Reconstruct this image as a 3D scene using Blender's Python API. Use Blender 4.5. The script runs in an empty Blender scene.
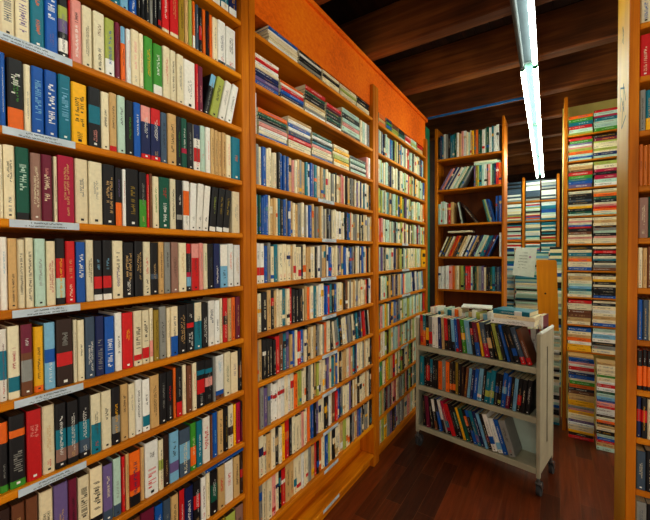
import bpy, math, random
from mathutils import Vector, Matrix

random.seed(7)
scene = bpy.context.scene
COLL = scene.collection

# ------------------------------------------------------------------ camera solve
F = 352.18
YAW, PITCH, ROLL = 0.5804, -0.0167, -0.0053
CAM = Vector((1.1239, 0.0, 1.581))
fw = Vector((-math.sin(YAW) * math.cos(PITCH), math.cos(YAW) * math.cos(PITCH), math.sin(PITCH)))
rt0 = Vector((math.cos(YAW), math.sin(YAW), 0))
up0 = rt0.cross(fw)
RT = rt0 * math.cos(ROLL) + up0 * math.sin(ROLL)
UP = -rt0 * math.sin(ROLL) + up0 * math.cos(ROLL)
FW = fw


def hit(px, py, axis, val):
    d = RT * ((px - 325) / F) + UP * ((260 - py) / F) + FW
    t = (val - CAM[axis]) / d[axis]
    return CAM + d * t


def y_of(px, z, X=-0.008):
    """Y along the shelf front of a mark seen at column px and height z."""
    a = (px - 325) / F
    n = RT - FW * a                       # plane n.(p - CAM) = 0
    return CAM.y - (n.x * (X - CAM.x) + n.z * (z - CAM.z)) / n.y


def x_of(px, z, Y):
    a = (px - 325) / F
    n = RT - FW * a
    return CAM.x - (n.y * (Y - CAM.y) + n.z * (z - CAM.z)) / n.x


# ------------------------------------------------------------------ colours
PAL = dict(
    c=((234, 221, 186), 'cream'), w=((236, 234, 226), 'white'), k=((20, 19, 23), 'black'),
    b=((10, 86, 172), 'blue'), n=((22, 36, 88), 'navy'), t=((8, 118, 140), 'teal'),
    r=((205, 22, 26), 'red'), m=((112, 22, 52), 'maroon'), x=((178, 8, 62), 'crimson'),
    p=((228, 152, 142), 'pink'), o=((236, 108, 20), 'orange'), y=((246, 182, 8), 'yellow'),
    g=((66, 148, 44), 'green'), d=((8, 84, 66), 'dark green'), l=((172, 182, 84), 'olive green'),
    e=((208, 170, 112), 'tan'), s=((142, 142, 136), 'grey'), u=((116, 68, 40), 'brown'),
    v=((112, 92, 142), 'violet'), h=((122, 178, 210), 'light blue'), a=((186, 214, 198), 'pale green'),
    q=((156, 128, 34), 'mustard'), z=((52, 30, 22), 'dark brown'), j=((66, 84, 104), 'slate blue'),
    f=((150, 112, 98), 'mauve'), i=((198, 108, 30), 'ochre'),
)


def lin(c):
    r = []
    for q in c:
        q = q / 255.0
        r.append(q / 12.92 if q <= 0.04045 else ((q + 0.055) / 1.055) ** 2.4)
    return tuple(r)


def pc(k, jit=0.0, rnd=random):
    c = lin(PAL[k][0])
    if jit:
        f = 1 + rnd.uniform(-jit, jit)
        g = rnd.uniform(-jit, jit) * 0.35
        c = (c[0] * f * (1 + g), c[1] * f, c[2] * f * (1 - g))
    return tuple(min(1.0, q) for q in c)


ORD = ('zeroth first second third fourth fifth sixth seventh eighth ninth tenth eleventh twelfth thirteenth fourteenth '
       'fifteenth sixteenth seventeenth eighteenth nineteenth twentieth').split()
TENS = {20: 'twenty', 30: 'thirty', 40: 'forty'}


def ordw(i):
    if i <= 20:
        return ORD[i]
    t = i // 10 * 10
    return {30: 'thirtieth', 40: 'fortieth'}[t] if i == t else TENS[t] + '-' + ORD[i - t]


# ------------------------------------------------------------------ materials
def new_mat(name):
    m = bpy.data.materials.new(name)
    m.use_nodes = True
    nt = m.node_tree
    b = nt.nodes['Principled BSDF']
    return m, nt, b


def N(nt, t, **kw):
    n = nt.nodes.new(t)
    for k, v in kw.items():
        if k in n.inputs:
            n.inputs[k].default_value = v
        else:
            setattr(n, k, v)
    return n


def ramp(nt, stops):
    r = N(nt, 'ShaderNodeValToRGB')
    el = r.color_ramp.elements
    while len(el) < len(stops):
        el.new(0.5)
    for e, (p, c) in zip(el, stops):
        e.position = p
        e.color = tuple(lin(c)) + (1,)
    return r


def wood_mat(name, dark, mid, light, scale=(30, 1.6, 30), rough=0.5, spec=0.2, knots=True, bump=0.08):
    m, nt, b = new_mat(name)
    tc = N(nt, 'ShaderNodeTexCoord')
    mp = N(nt, 'ShaderNodeMapping')
    mp.inputs['Scale'].default_value = scale
    nt.links.new(tc.outputs['Object'], mp.inputs['Vector'])
    n1 = N(nt, 'ShaderNodeTexNoise', Scale=1.0, Detail=6.0, Roughness=0.6, Distortion=0.6)
    nt.links.new(mp.outputs['Vector'], n1.inputs['Vector'])
    n2 = N(nt, 'ShaderNodeTexNoise', Scale=2.2, Detail=2.0)
    nt.links.new(tc.outputs['Object'], n2.inputs['Vector'])
    mx = N(nt, 'ShaderNodeMath', operation='MULTIPLY_ADD')
    mx.inputs[1].default_value = 0.5
    nt.links.new(n2.outputs['Fac'], mx.inputs[0])
    ml = N(nt, 'ShaderNodeMath', operation='MULTIPLY')
    ml.inputs[1].default_value = 0.5
    nt.links.new(n1.outputs['Fac'], ml.inputs[0])
    nt.links.new(ml.outputs[0], mx.inputs[2])
    r = ramp(nt, [(0.33, dark), (0.5, mid), (0.68, light)])
    nt.links.new(mx.outputs[0], r.inputs['Fac'])
    nt.links.new(r.outputs['Color'], b.inputs['Base Color'])
    b.inputs['Roughness'].default_value = rough
    b.inputs['Specular IOR Level'].default_value = spec
    bp = N(nt, 'ShaderNodeBump', Strength=bump, Distance=0.01)
    nt.links.new(n1.outputs['Fac'], bp.inputs['Height'])
    nt.links.new(bp.outputs['Normal'], b.inputs['Normal'])
    return m


def flat_mat(name, col, rough=0.5, metal=0.0, var=0.12, scale=25, spec=0.4):
    m, nt, b = new_mat(name)
    tc = N(nt, 'ShaderNodeTexCoord')
    n1 = N(nt, 'ShaderNodeTexNoise', Scale=scale, Detail=4.0)
    nt.links.new(tc.outputs['Object'], n1.inputs['Vector'])
    lo = tuple(q * (1 - var) for q in col)
    hi = tuple(min(255, q * (1 + var)) for q in col)
    r = ramp(nt, [(0.3, lo), (0.7, hi)])
    nt.links.new(n1.outputs['Fac'], r.inputs['Fac'])
    nt.links.new(r.outputs['Color'], b.inputs['Base Color'])
    b.inputs['Roughness'].default_value = rough
    b.inputs['Metallic'].default_value = metal
    b.inputs['Specular IOR Level'].default_value = spec
    return m


def cover_mat():
    m, nt, b = new_mat('printed_cover')
    at = N(nt, 'ShaderNodeAttribute', attribute_name='Col')
    tc = N(nt, 'ShaderNodeTexCoord')
    n1 = N(nt, 'ShaderNodeTexNoise', Scale=90.0, Detail=3.0)
    nt.links.new(tc.outputs['Object'], n1.inputs['Vector'])
    mr = N(nt, 'ShaderNodeMapRange')
    mr.inputs['From Min'].default_value = 0.3
    mr.inputs['From Max'].default_value = 0.7
    mr.inputs['To Min'].default_value = 0.93
    mr.inputs['To Max'].default_value = 1.05
    nt.links.new(n1.outputs['Fac'], mr.inputs['Value'])
    mx = N(nt, 'ShaderNodeVectorMath', operation='SCALE')
    nt.links.new(at.outputs['Color'], mx.inputs[0])
    nt.links.new(mr.outputs[0], mx.inputs['Scale'])
    nt.links.new(mx.outputs[0], b.inputs['Base Color'])
    b.inputs['Roughness'].default_value = 0.42
    b.inputs['Specular IOR Level'].default_value = 0.35
    return m


def page_mat(name, lo, hi):
    m, nt, b = new_mat(name)
    tc = N(nt, 'ShaderNodeTexCoord')
    mp = N(nt, 'ShaderNodeMapping')
    mp.inputs['Scale'].default_value = (3, 900, 3)
    nt.links.new(tc.outputs['Object'], mp.inputs['Vector'])
    n1 = N(nt, 'ShaderNodeTexNoise', Scale=1.0, Detail=2.0)
    nt.links.new(mp.outputs['Vector'], n1.inputs['Vector'])
    r = ramp(nt, [(0.3, lo), (0.7, hi)])
    nt.links.new(n1.outputs['Fac'], r.inputs['Fac'])
    nt.links.new(r.outputs['Color'], b.inputs['Base Color'])
    b.inputs['Roughness'].default_value = 0.8
    return m


def floor_mat():
    m, nt, b = new_mat('floor_planks')
    tc = N(nt, 'ShaderNodeTexCoord')
    mp = N(nt, 'ShaderNodeMapping')
    mp.inputs['Rotation'].default_value = (0, 0, math.pi / 2)
    nt.links.new(tc.outputs['Object'], mp.inputs['Vector'])
    br = N(nt, 'ShaderNodeTexBrick')
    br.offset = 0.37
    br.inputs['Scale'].default_value = 1.0
    br.inputs['Brick Width'].default_value = 0.62
    br.inputs['Row Height'].default_value = 0.105
    br.inputs['Mortar Size'].default_value = 0.002
    br.inputs['Mortar Smooth'].default_value = 0.3
    br.inputs['Bias'].default_value = 0.0
    br.inputs['Color1'].default_value = lin((70, 30, 12)) + (1,)
    br.inputs['Color2'].default_value = lin((126, 56, 20)) + (1,)
    br.inputs['Mortar'].default_value = lin((118, 66, 36)) + (1,)
    nt.links.new(mp.outputs['Vector'], br.inputs['Vector'])
    mp2 = N(nt, 'ShaderNodeMapping')
    mp2.inputs['Scale'].default_value = (40, 2.5, 1)
    nt.links.new(tc.outputs['Object'], mp2.inputs['Vector'])
    n1 = N(nt, 'ShaderNodeTexNoise', Scale=1.0, Detail=6.0, Roughness=0.65, Distortion=0.5)
    nt.links.new(mp2.outputs['Vector'], n1.inputs['Vector'])
    mr = N(nt, 'ShaderNodeMapRange')
    mr.inputs['From Min'].default_value = 0.3
    mr.inputs['From Max'].default_value = 0.7
    mr.inputs['To Min'].default_value = 0.55
    mr.inputs['To Max'].default_value = 1.3
    nt.links.new(n1.outputs['Fac'], mr.inputs['Value'])
    mx = N(nt, 'ShaderNodeVectorMath', operation='SCALE')
    nt.links.new(br.outputs['Color'], mx.inputs[0])
    nt.links.new(mr.outputs[0], mx.inputs['Scale'])
    nt.links.new(mx.outputs[0], b.inputs['Base Color'])
    b.inputs['Roughness'].default_value = 0.36
    b.inputs['Specular IOR Level'].default_value = 0.4
    bp = N(nt, 'ShaderNodeBump', Strength=0.25, Distance=0.004)
    nt.links.new(n1.outputs['Fac'], bp.inputs['Height'])
    nt.links.new(bp.outputs['Normal'], b.inputs['Normal'])
    return m


def emit_mat(name, col, strength):
    m, nt, b = new_mat(name)
    b.inputs['Base Color'].default_value = (0.9, 0.95, 0.95, 1)
    b.inputs['Emission Color'].default_value = col + (1,)
    b.inputs['Emission Strength'].default_value = strength
    return m


M = {}
M['cover'] = cover_mat()
M['page'] = page_mat('paper_pages', (182, 164, 120), (238, 230, 198))
M['shaded'] = page_mat('shaded_paper_pages', (66, 48, 28), (112, 88, 56))  # wall-bay pages darkened: shade under the shelves put into the colour
M['shelf'] = wood_mat('oiled_pine', (150, 80, 0), (208, 122, 2), (240, 158, 10), scale=(30, 1.6, 30))
M['post'] = wood_mat('oiled_pine_upright', (138, 70, 0), (190, 105, 2), (222, 138, 10), scale=(30, 30, 1.6))
M['across'] = wood_mat('oiled_pine_crosswise', (138, 72, 0), (190, 108, 2), (222, 140, 10), scale=(1.6, 30, 30))
M['back'] = wood_mat('bookcase_backing', (74, 34, 8), (104, 50, 12), (128, 66, 18), scale=(8, 8, 2), rough=0.7)
M['sidewood'] = wood_mat('pale_pine_panel', (184, 128, 12), (214, 160, 26), (232, 184, 48), scale=(24, 10, 1.3))
M['beam'] = wood_mat('old_beam', (50, 25, 9), (98, 52, 20), (146, 86, 34), scale=(1.2, 22, 22), rough=0.6, bump=0.3)
M['boards'] = wood_mat('ceiling_boards', (20, 10, 6), (38, 19, 10), (58, 30, 16), scale=(14, 1.2, 14), rough=0.75, bump=0.3)
M['orange'] = wood_mat('orange_fibreboard', (206, 84, 0), (238, 110, 0), (250, 136, 8), scale=(60, 40, 60), rough=0.7, bump=0.2)
M['plypanel'] = wood_mat('pale_plywood', (186, 170, 84), (212, 196, 108), (228, 214, 132), scale=(6, 6, 1.2), rough=0.6)
M['floor'] = floor_mat()
M['cart'] = flat_mat('beige_enamelled_steel', (176, 172, 148), rough=0.42, var=0.06, scale=9)
M['cartpanel'] = flat_mat('pale_enamelled_sheet', (186, 204, 194), rough=0.45, var=0.05, scale=6)
M['steel'] = flat_mat('dull_steel', (120, 122, 124), rough=0.35, metal=0.8)
M['rubber'] = flat_mat('grey_rubber', (52, 54, 58), rough=0.7)
M['dark'] = flat_mat('dark_recess', (26, 14, 10), rough=0.8)
M['paper'] = flat_mat('white_paper', (226, 230, 224), rough=0.7, var=0.03)
M['label'] = flat_mat('shelf_card', (196, 208, 218), rough=0.5, var=0.05)
M['ink'] = flat_mat('ink', (34, 38, 48), rough=0.7)
M['greyink'] = flat_mat('grey_ink', (120, 128, 126), rough=0.7)
M['greenink'] = flat_mat('green_ink', (36, 74, 52), rough=0.7)
M['fixture'] = flat_mat('white_enamel', (186, 196, 198), rough=0.4, var=0.04)
M['tube'] = emit_mat('lit_tube', (0.92, 1.0, 0.9), 15.0)
M['tubefar'] = emit_mat('lit_tube_green', (0.88, 1.0, 0.82), 38.0)
M['graytray'] = flat_mat('grey_tray', (84, 94, 98), rough=0.95, var=0.03, spec=0.0)
M['tray'] = flat_mat('reflector_tray', (54, 76, 70), rough=0.95, var=0.03, spec=0.0)
M['deadtube'] = flat_mat('unlit_tube', (96, 104, 106), rough=0.6, var=0.02, spec=0.1)
M['greenpaint'] = flat_mat('green_paint', (16, 110, 78), rough=0.6)
M['bluefringe'] = flat_mat('blue_light_fringe', (16, 96, 160), rough=0.5)  # coloured fringe of window light, put into the strip's colour
M['board'] = wood_mat('orange_plank', (206, 122, 6), (232, 148, 12), (246, 172, 30), scale=(20, 20, 1.5))
M['wallpaint'] = flat_mat('old_plaster', (120, 100, 66), rough=0.8)


# ------------------------------------------------------------------ mesh builder
class MB:
    def __init__(self):
        self.v, self.f, self.c, self.m = [], [], [], []

    def face(self, pts, col=(0.5, 0.5, 0.5), mat=0):
        b = len(self.v)
        self.v += [tuple(p) for p in pts]
        self.f.append(tuple(range(b, b + len(pts))))
        self.c.append(col)
        self.m.append(mat)

    def box(self, x0, x1, y0, y1, z0, z1, col=(0.5, 0.5, 0.5), mat=0, bev=0.0):
        if bev:
            return self.bevbox(x0, x1, y0, y1, z0, z1, col, mat, bev)
        b = len(self.v)
        self.v += [(x0, y0, z0), (x1, y0, z0), (x1, y1, z0), (x0, y1, z0), (x0, y0, z1), (x1, y0, z1), (x1, y1, z1), (x0, y1, z1)]
        for q in ((0, 3, 2, 1), (4, 5, 6, 7), (0, 1, 5, 4), (1, 2, 6, 5), (2, 3, 7, 6), (3, 0, 4, 7)):
            self.f.append(tuple(b + i for i in q))
            self.c.append(col)
            self.m.append(mat)

    def bevbox(self, x0, x1, y0, y1, z0, z1, col, mat, r):
        # box with all twelve edges chamfered
        b = len(self.v)
        X, Y, Z = (x0, x1), (y0, y1), (z0, z1)
        idx = {}
        for i in (0, 1):
            for j in (0, 1):
                for k in (0, 1):
                    sx, sy, sz = (1, -1)[i], (1, -1)[j], (1, -1)[k]
                    for ax in range(3):
                        p = [X[i] + sx * r, Y[j] + sy * r, Z[k] + sz * r]
                        p[ax] = (X[i], Y[j], Z[k])[ax]
                        idx[(i, j, k, ax)] = len(self.v)
                        self.v.append(tuple(p))
        cen = Vector(((x0 + x1) / 2, (y0 + y1) / 2, (z0 + z1) / 2))

        def add(ids):
            P = [Vector(self.v[q]) for q in ids]
            n = (P[1] - P[0]).cross(P[2] - P[0])
            mid = sum(P, Vector()) / len(P)
            if n.dot(mid - cen) < 0:
                ids = ids[::-1]
            self.f.append(tuple(ids))
            self.c.append(col)
            self.m.append(mat)
        for s in (0, 1):
            add([idx[(s, j, k, 0)] for j, k in ((0, 0), (1, 0), (1, 1), (0, 1))])
            add([idx[(i, s, k, 1)] for i, k in ((0, 0), (1, 0), (1, 1), (0, 1))])
            add([idx[(i, j, s, 2)] for i, j in ((0, 0), (1, 0), (1, 1), (0, 1))])
        for p in (0, 1):
            for q in (0, 1):
                add([idx[(0, p, q, 1)], idx[(1, p, q, 1)], idx[(1, p, q, 2)], idx[(0, p, q, 2)]])
                add([idx[(p, 0, q, 0)], idx[(p, 1, q, 0)], idx[(p, 1, q, 2)], idx[(p, 0, q, 2)]])
                add([idx[(p, q, 0, 0)], idx[(p, q, 1, 0)], idx[(p, q, 1, 1)], idx[(p, q, 0, 1)]])
        for i in (0, 1):
            for j in (0, 1):
                for k in (0, 1):
                    add([idx[(i, j, k, 0)], idx[(i, j, k, 1)], idx[(i, j, k, 2)]])

    def cyl(self, p0, p1, r, n=12, col=(0.5, 0.5, 0.5), mat=0, r1=None):
        p0, p1 = Vector(p0), Vector(p1)
        a = (p1 - p0).normalized()
        s = a.cross(Vector((0, 0, 1)) if abs(a.z) < 0.9 else Vector((1, 0, 0))).normalized()
        t = a.cross(s)
        r1 = r if r1 is None else r1
        b = len(self.v)
        for i in range(n):
            an = 2 * math.pi * i / n
            d = s * math.cos(an) + t * math.sin(an)
            self.v.append(tuple(p0 + d * r))
            self.v.append(tuple(p1 + d * r1))
        for i in range(n):
            j = (i + 1) % n
            self.f.append((b + 2 * i, b + 2 * j, b + 2 * j + 1, b + 2 * i + 1))
            self.c.append(col)
            self.m.append(mat)
        self.f.append(tuple(b + 2 * i for i in range(n))[::-1])
        self.f.append(tuple(b + 2 * i + 1 for i in range(n)))
        self.c += [col, col]
        self.m += [mat, mat]

    def add(self, other, mtx):
        b = len(self.v)
        self.v += [tuple(mtx @ Vector(p)) for p in other.v]
        self.f += [tuple(b + i for i in q) for q in other.f]
        self.c += other.c
        self.m += other.m

    def mesh(self, name, mats):
        me = bpy.data.meshes.new(name)
        me.from_pydata(self.v, [], self.f)
        for mt in mats:
            me.materials.append(mt)
        me.polygons.foreach_set('material_index', self.m)
        ca = me.color_attributes.new('Col', 'FLOAT_COLOR', 'CORNER')
        data = []
        for q, c in zip(self.f, self.c):
            data += (tuple(c) + (1.0,)) * len(q)
        ca.data.foreach_set('color', data)
        me.update()
        return me

    def build(self, name, mats, parent=None, loc=None, rot=None):
        if not isinstance(mats, (list, tuple)):
            mats = [mats]
        o = bpy.data.objects.new(name, self.mesh(name, mats))
        COLL.objects.link(o)
        if parent is not None:
            o.parent = parent
        if loc is not None:
            o.location = loc
        if rot is not None:
            o.rotation_euler = rot
        return o


def tag(o, label, cat, group=None, kind=None):
    if label:
        o['label'] = label
    if cat:
        o['category'] = cat
    if group:
        o['group'] = group
    if kind:
        o['kind'] = kind
    return o


def empty(name, loc=(0, 0, 0), rz=0.0):
    o = bpy.data.objects.new(name, None)
    COLL.objects.link(o)
    o.location = loc
    o.rotation_euler = (0, 0, rz)
    o.empty_display_size = 0.1
    return o


def struct(name, mb, mats, label=None):
    o = mb.build(name, mats)
    o['kind'] = 'structure'
    if label:
        o['label'] = label
    return o


# ------------------------------------------------------------------ lettering marks
GLYPHS = [
    [(0, 0, .32, 1)], [(0, 0, .28, 1), (.52, 0, .82, 1)], [(0, 0, .3, 1), (.3, .36, .85, .64)],
    [(0, 0, .85, .42)], [(.1, .5, .85, 1)], [(0, 0, .3, .8), (.5, .2, .82, 1)], [(.2, 0, .6, 1)], [(0, .2, .82, .8)],
]


def marks(mb, p, du, dv, length, height, col, mat, rnd, dense=0.62):
    """A line of unreadable letter-like strokes from p along du, letter height along dv."""
    p, du, dv = Vector(p), Vector(du), Vector(dv)
    adv = height * dense
    n = max(10, int(length / adv))
    adv = length / n
    for i in range(n):
        if n > 5 and rnd.random() < 0.13:
            continue
        for (u0, v0, u1, v1) in rnd.choice(GLYPHS):
            a = p + du * (adv * (i + u0 * 0.9)) + dv * (height * v0)
            b = p + du * (adv * (i + u1 * 0.9)) + dv * (height * v0)
            c = p + du * (adv * (i + u1 * 0.9)) + dv * (height * v1)
            d = p + du * (adv * (i + u0 * 0.9)) + dv * (height * v1)
            mb.face([a, b, c, d], col, mat)


LIGHT = set('cwpoyleahs')


def book_mesh(name, w, H, D, base, ops=(), rnd=random, pages=True, title=True, jit=0.1):
    """A closed book standing up: spine faces +X at x=0, thickness along Y, boards run back to -D.
    Returns (cover builder, page block builder)."""
    mb = MB()
    col = pc(base, jit, rnd)
    ch = min(0.0034, w * 0.24)
    prof = [(-ch, -w / 2), (0.0, -w / 2 + ch), (0.0, w / 2 - ch), (-ch, w / 2)]
    bands = []          # (z0, z1, colour, side-to-side fraction)
    texts = []
    for o in ops:
        if o[0] == 'b':
            bands.append((int(o[2]) / 10 * H, (int(o[3]) + (1 if o[3] == '9' else 0)) / 10 * H, o[1]))
        elif o[0] in 'tT':
            texts.append(o)
    cuts = sorted({0.0, H} | {q for b in bands for q in b[:2]})
    for z0, z1 in zip(cuts, cuts[1:]):
        zc = (z0 + z1) / 2
        c = col
        for b in bands:
            if b[0] <= zc <= b[1]:
                c = pc(b[2], jit, rnd)
        for (xa, ya), (xb, yb) in zip(prof, prof[1:]):
            mb.face([(xa, ya, z0), (xb, yb, z0), (xb, yb, z1), (xa, ya, z1)], c)
    # boards, with the turned edges of the cover showing round the page block
    t = 0.0012
    for s in (-1, 1):
        yo, yi = s * w / 2, s * (w / 2 - t)
        q = [(-D, yo, 0), (-ch, yo, 0), (-ch, yo, H), (-D, yo, H)]
        mb.face(q if s < 0 else q[::-1], col)
        q = [(-D, yo, H), (-ch, yo, H), (-ch, yi, H), (-D, yi, H)]
        mb.face(q if s < 0 else q[::-1], col)
        q = [(-D, yo, 0), (-D, yo, H), (-D, yi, H), (-D, yi, 0)]
        mb.face(q if s < 0 else q[::-1], col)
        q = [(-D, yi, 0), (-D, yi, H), (-ch, yi, H), (-ch, yi, 0)]
        mb.face(q if s < 0 else q[::-1], col)
    mb.face([(-ch, -w / 2, H), (0, -w / 2 + ch, H), (0, w / 2 - ch, H), (-ch, w / 2, H)], col)
    if not texts and title and w > 0.006:
        bc = [b for b in bands]
        dark = base not in LIGHT
        tcol = rnd.choice('wcceyws') if dark else rnd.choice('kknkmjbz')
        texts = ['t' + tcol + rnd.choice(['28', '37', '38', '48', '27'])]
        if rnd.random() < 0.6:
            texts.append('t' + rnd.choice([tcol, 'r' if not dark else 'e']) + '12')
    for o in texts:
        z0, z1 = int(o[2]) / 10 * H, int(o[3]) / 10 * H
        fr = 0.42 if o[0] == 't' else 0.7
        hgt = max(0.002, (w - 2 * ch) * fr)
        tc_ = pc(o[1], 0.05, rnd)
        mb_col = tuple(0.9 * a + 0.1 * b for a, b in zip(tc_, col))
        if hgt > 0.0075 and rnd.random() < (0.35 if o[0] == 'T' else 0.5):
            q = hgt * 0.46
            marks(mb, (0.0004, hgt * 0.04, z1), (0, 0, -1), (0, 1, 0), z1 - z0, q, mb_col, 0, rnd, dense=0.5)
            marks(mb, (0.0004, -hgt * 0.5, z1 - (z1 - z0) * 0.08), (0, 0, -1), (0, 1, 0), (z1 - z0) * rnd.uniform(0.6, 0.9), q, mb_col, 0, rnd, dense=0.5)
        else:
            marks(mb, (0.0004, -hgt / 2, z1), (0, 0, -1), (0, 1, 0), z1 - z0, hgt, mb_col, 0, rnd, dense=0.42)
        # small imprint near the foot
    if w > 0.012 and rnd.random() < 0.7 and title:
        q = 'w' if base not in LIGHT else 'k'
        r = w * 0.12
        mb.face([(0.0004, -r, H * 0.045), (0.0004, r, H * 0.045), (0.0004, r, H * 0.045 + r * 1.6), (0.0004, -r, H * 0.045 + r * 1.6)], pc(q))
    pg = MB()
    pg.box(-D + 0.003, -ch, -w / 2 + t, w / 2 - t, 0.0008, H - 0.0025)
    return mb, pg


def put_book(name, label, cat, group, w, H, D, base, ops, loc, rz=0.0, lean=0.0, rnd=random, child=True, title=True, pages='page'):
    """Places a book whose foot centre is loc; lean tips the top towards the book's local +Y."""
    mb, pg = book_mesh(name, w, H, D, base, ops, rnd, title=title)
    R = Matrix.Rotation(rz, 4, 'Z') @ Matrix.Rotation(-lean, 4, 'X')
    if child:
        o = mb.build(name, M['cover'])
        p = pg.build('page_block', M[pages], o)
    else:
        b = len(mb.f)
        mb.add(pg, Matrix())
        for i in range(b, len(mb.f)):
            mb.m[i] = 1
        o = mb.build(name, [M['cover'], M[pages]])
    lift = w / 2 * abs(math.sin(lean))
    o.matrix_world = Matrix.Translation(Vector(loc) + Vector((0, 0, lift + 0.0004))) @ R
    tag(o, label, cat, group)
    return o


def side_profile(w, H, ln):
    """Left and right outline of a leaning book at sampled heights, about its foot centre."""
    c, s = math.cos(ln), math.sin(ln)
    lift = w / 2 * abs(s)
    pts = [(y * c + z * s, -y * s + z * c + lift) for y, z in ((-w / 2, 0), (w / 2, 0), (w / 2, H), (-w / 2, H))]
    top = max(p[1] for p in pts)
    out = []
    for i in range(31):
        z = top * i / 30
        xs = []
        for (xa, za), (xb, zb) in zip(pts, pts[1:] + pts[:1]):
            if min(za, zb) - 1e-9 <= z <= max(za, zb) + 1e-9:
                xs += [xa, xb] if abs(zb - za) < 1e-9 else [xa + (xb - xa) * (z - za) / (zb - za)]
        out.append((z, min(xs), max(xs)) if xs else (z, 0, 0))
    return out, min(p[0] for p in pts), max(p[0] for p in pts)


def pack(ws, Hs, lns, u0, u1, gap=0.0006):
    """Stands books side by side between u0 and u1 so that none cuts another: thicknesses and foot centres."""
    def run(sc):
        cs, prev = [], []
        for w, H, ln in zip(ws, Hs, lns):
            pr, lo, hi = side_profile(w * sc, H, ln)
            x = u0 - lo
            for (px, pp) in prev[-6:]:
                for (z, _l, r) in pp:
                    k = z / pr[-1][0] * 30
                    if k > 30:
                        break
                    i = min(29, int(k))
                    f = k - i
                    left = min(pr[i][1], pr[i + 1][1]) if f not in (0.0,) else pr[i][1]
                    x = max(x, px + r - left + gap)
            prev.append((x, pr))
            cs.append(x)
            end = max(x + hi, cs and 0)
        return cs, max(c + side_profile(w * sc, H, ln)[2] for c, w, H, ln in zip(cs, ws, Hs, lns))
    lo, hi = 0.0001, 4.0
    for _ in range(18):
        m = (lo + hi) / 2
        if run(m)[1] > u1:
            hi = m
        else:
            lo = m
    return [w * lo for w in ws], run(lo)[0]


def colour_phrase(base, ops):
    names = [PAL[base][1]]
    for o in ops:
        if o[0] == 'b' and PAL[o[1]][1] not in names:
            names.append(PAL[o[1]][1])
    return ' and '.join(names[:2])


# =================================================================== THE SETTING
def build_setting():
    m = MB()
    m.box(-0.6, 3.4, -2.2, 7.4, -0.05, 0.0)
    struct('floor', m, M['floor'])
    m = MB()
    for i in range(40):
        x = -0.6 + i * 0.1
        m.box(x, x + 0.096, -2.2, 7.4, 3.28, 3.31)
    m.box(-0.6, 3.4, -2.2, 7.4, 3.31, 3.36)
    struct('ceiling', m, M['boards'])
    # wall behind the bookcases, with the orange boarded strip above them
    m = MB()
    m.box(-0.42, -0.30, -2.2, 7.4, 0.0, 3.28, mat=1)
    m.box(-0.30, -0.02, 1.152, 3.66, 2.668, 2.955, mat=0)
    m.box(-0.30, -0.02, -2.2, 1.07, 2.99, 3.03, mat=0)
    struct('wall_left', m, [M['orange'], M['boards']])
    m = MB()
    m.box(-0.30, -0.004, 1.152, 3.70, 2.9555, 2.985)
    struct('trim_1', m, M['orange'])
    m = MB()
    m.box(-0.6, 3.4, 7.3, 7.4, 0, 3.28)
    struct('wall_back', m, M['boards'])
    m = MB()
    m.box(1.17, 1.62, 4.06, 4.08, 0.0, 2.95)
    m.box(1.628, 2.4, 4.06, 4.08, 0.0, 2.95)
    m.box(1.62, 1.628, 4.07, 4.08, 0.0, 2.95, mat=1)
    struct('wall_right', m, [M['plypanel'], M['dark']])
    # beams
    ys = [0.90, 1.58] + [2.27 + 0.685 * i for i in range(8)]
    for y in ys:
        m = MB()
        m.box(-0.29 if y < 3.6 else -0.29, 3.3, y, y + 0.10, 2.986, 3.279, bev=0.008)
        struct('ceiling_beam', m, M['beam'])
    # deep header the third beam carries, blue light fringe put in as a strip
    m = MB()
    m.box(0.03, 0.92, 3.585, 3.60, 2.945, 2.962)
    struct('fringe_strip', m, M['bluefringe'])
    m = MB()
    m.box(-0.06, -0.035, 3.72, 3.86, 0.0, 2.93)
    struct('trim_3', m, M['greenpaint'])


# =================================================================== LEFT BOOKCASES
H0 = 0.225
Z4 = 7.43 * H0


def zk(k):
    return Z4 + (4 - k) * H0


TH = 0.021
DEPTH = 0.26


def shelf_label(parent, y0, y1, z, rnd, x=0.0065):
    m = MB()
    m.box(x - 0.0012, x, y0, y1, z - TH + 0.001, z - 0.001, mat=0)
    L = y1 - y0
    marks(m, (x + 0.0003, y0 + L * 0.28, z - 0.0095), (0, 1, 0), (0, 0, 1), L * 0.45, 0.0045, (0, 0, 0), 1, rnd, dense=0.5)
    marks(m, (x + 0.0003, y0 + L * 0.2, z - 0.0175), (0, 1, 0), (0, 0, 1), L * 0.6, 0.004, (0, 0, 0), 1, rnd, dense=0.5)
    o = m.build('shelf_label', [M['label'], M['ink']], parent)
    o['label'] = 'pale card strip with dark lettering'
    return o


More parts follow.
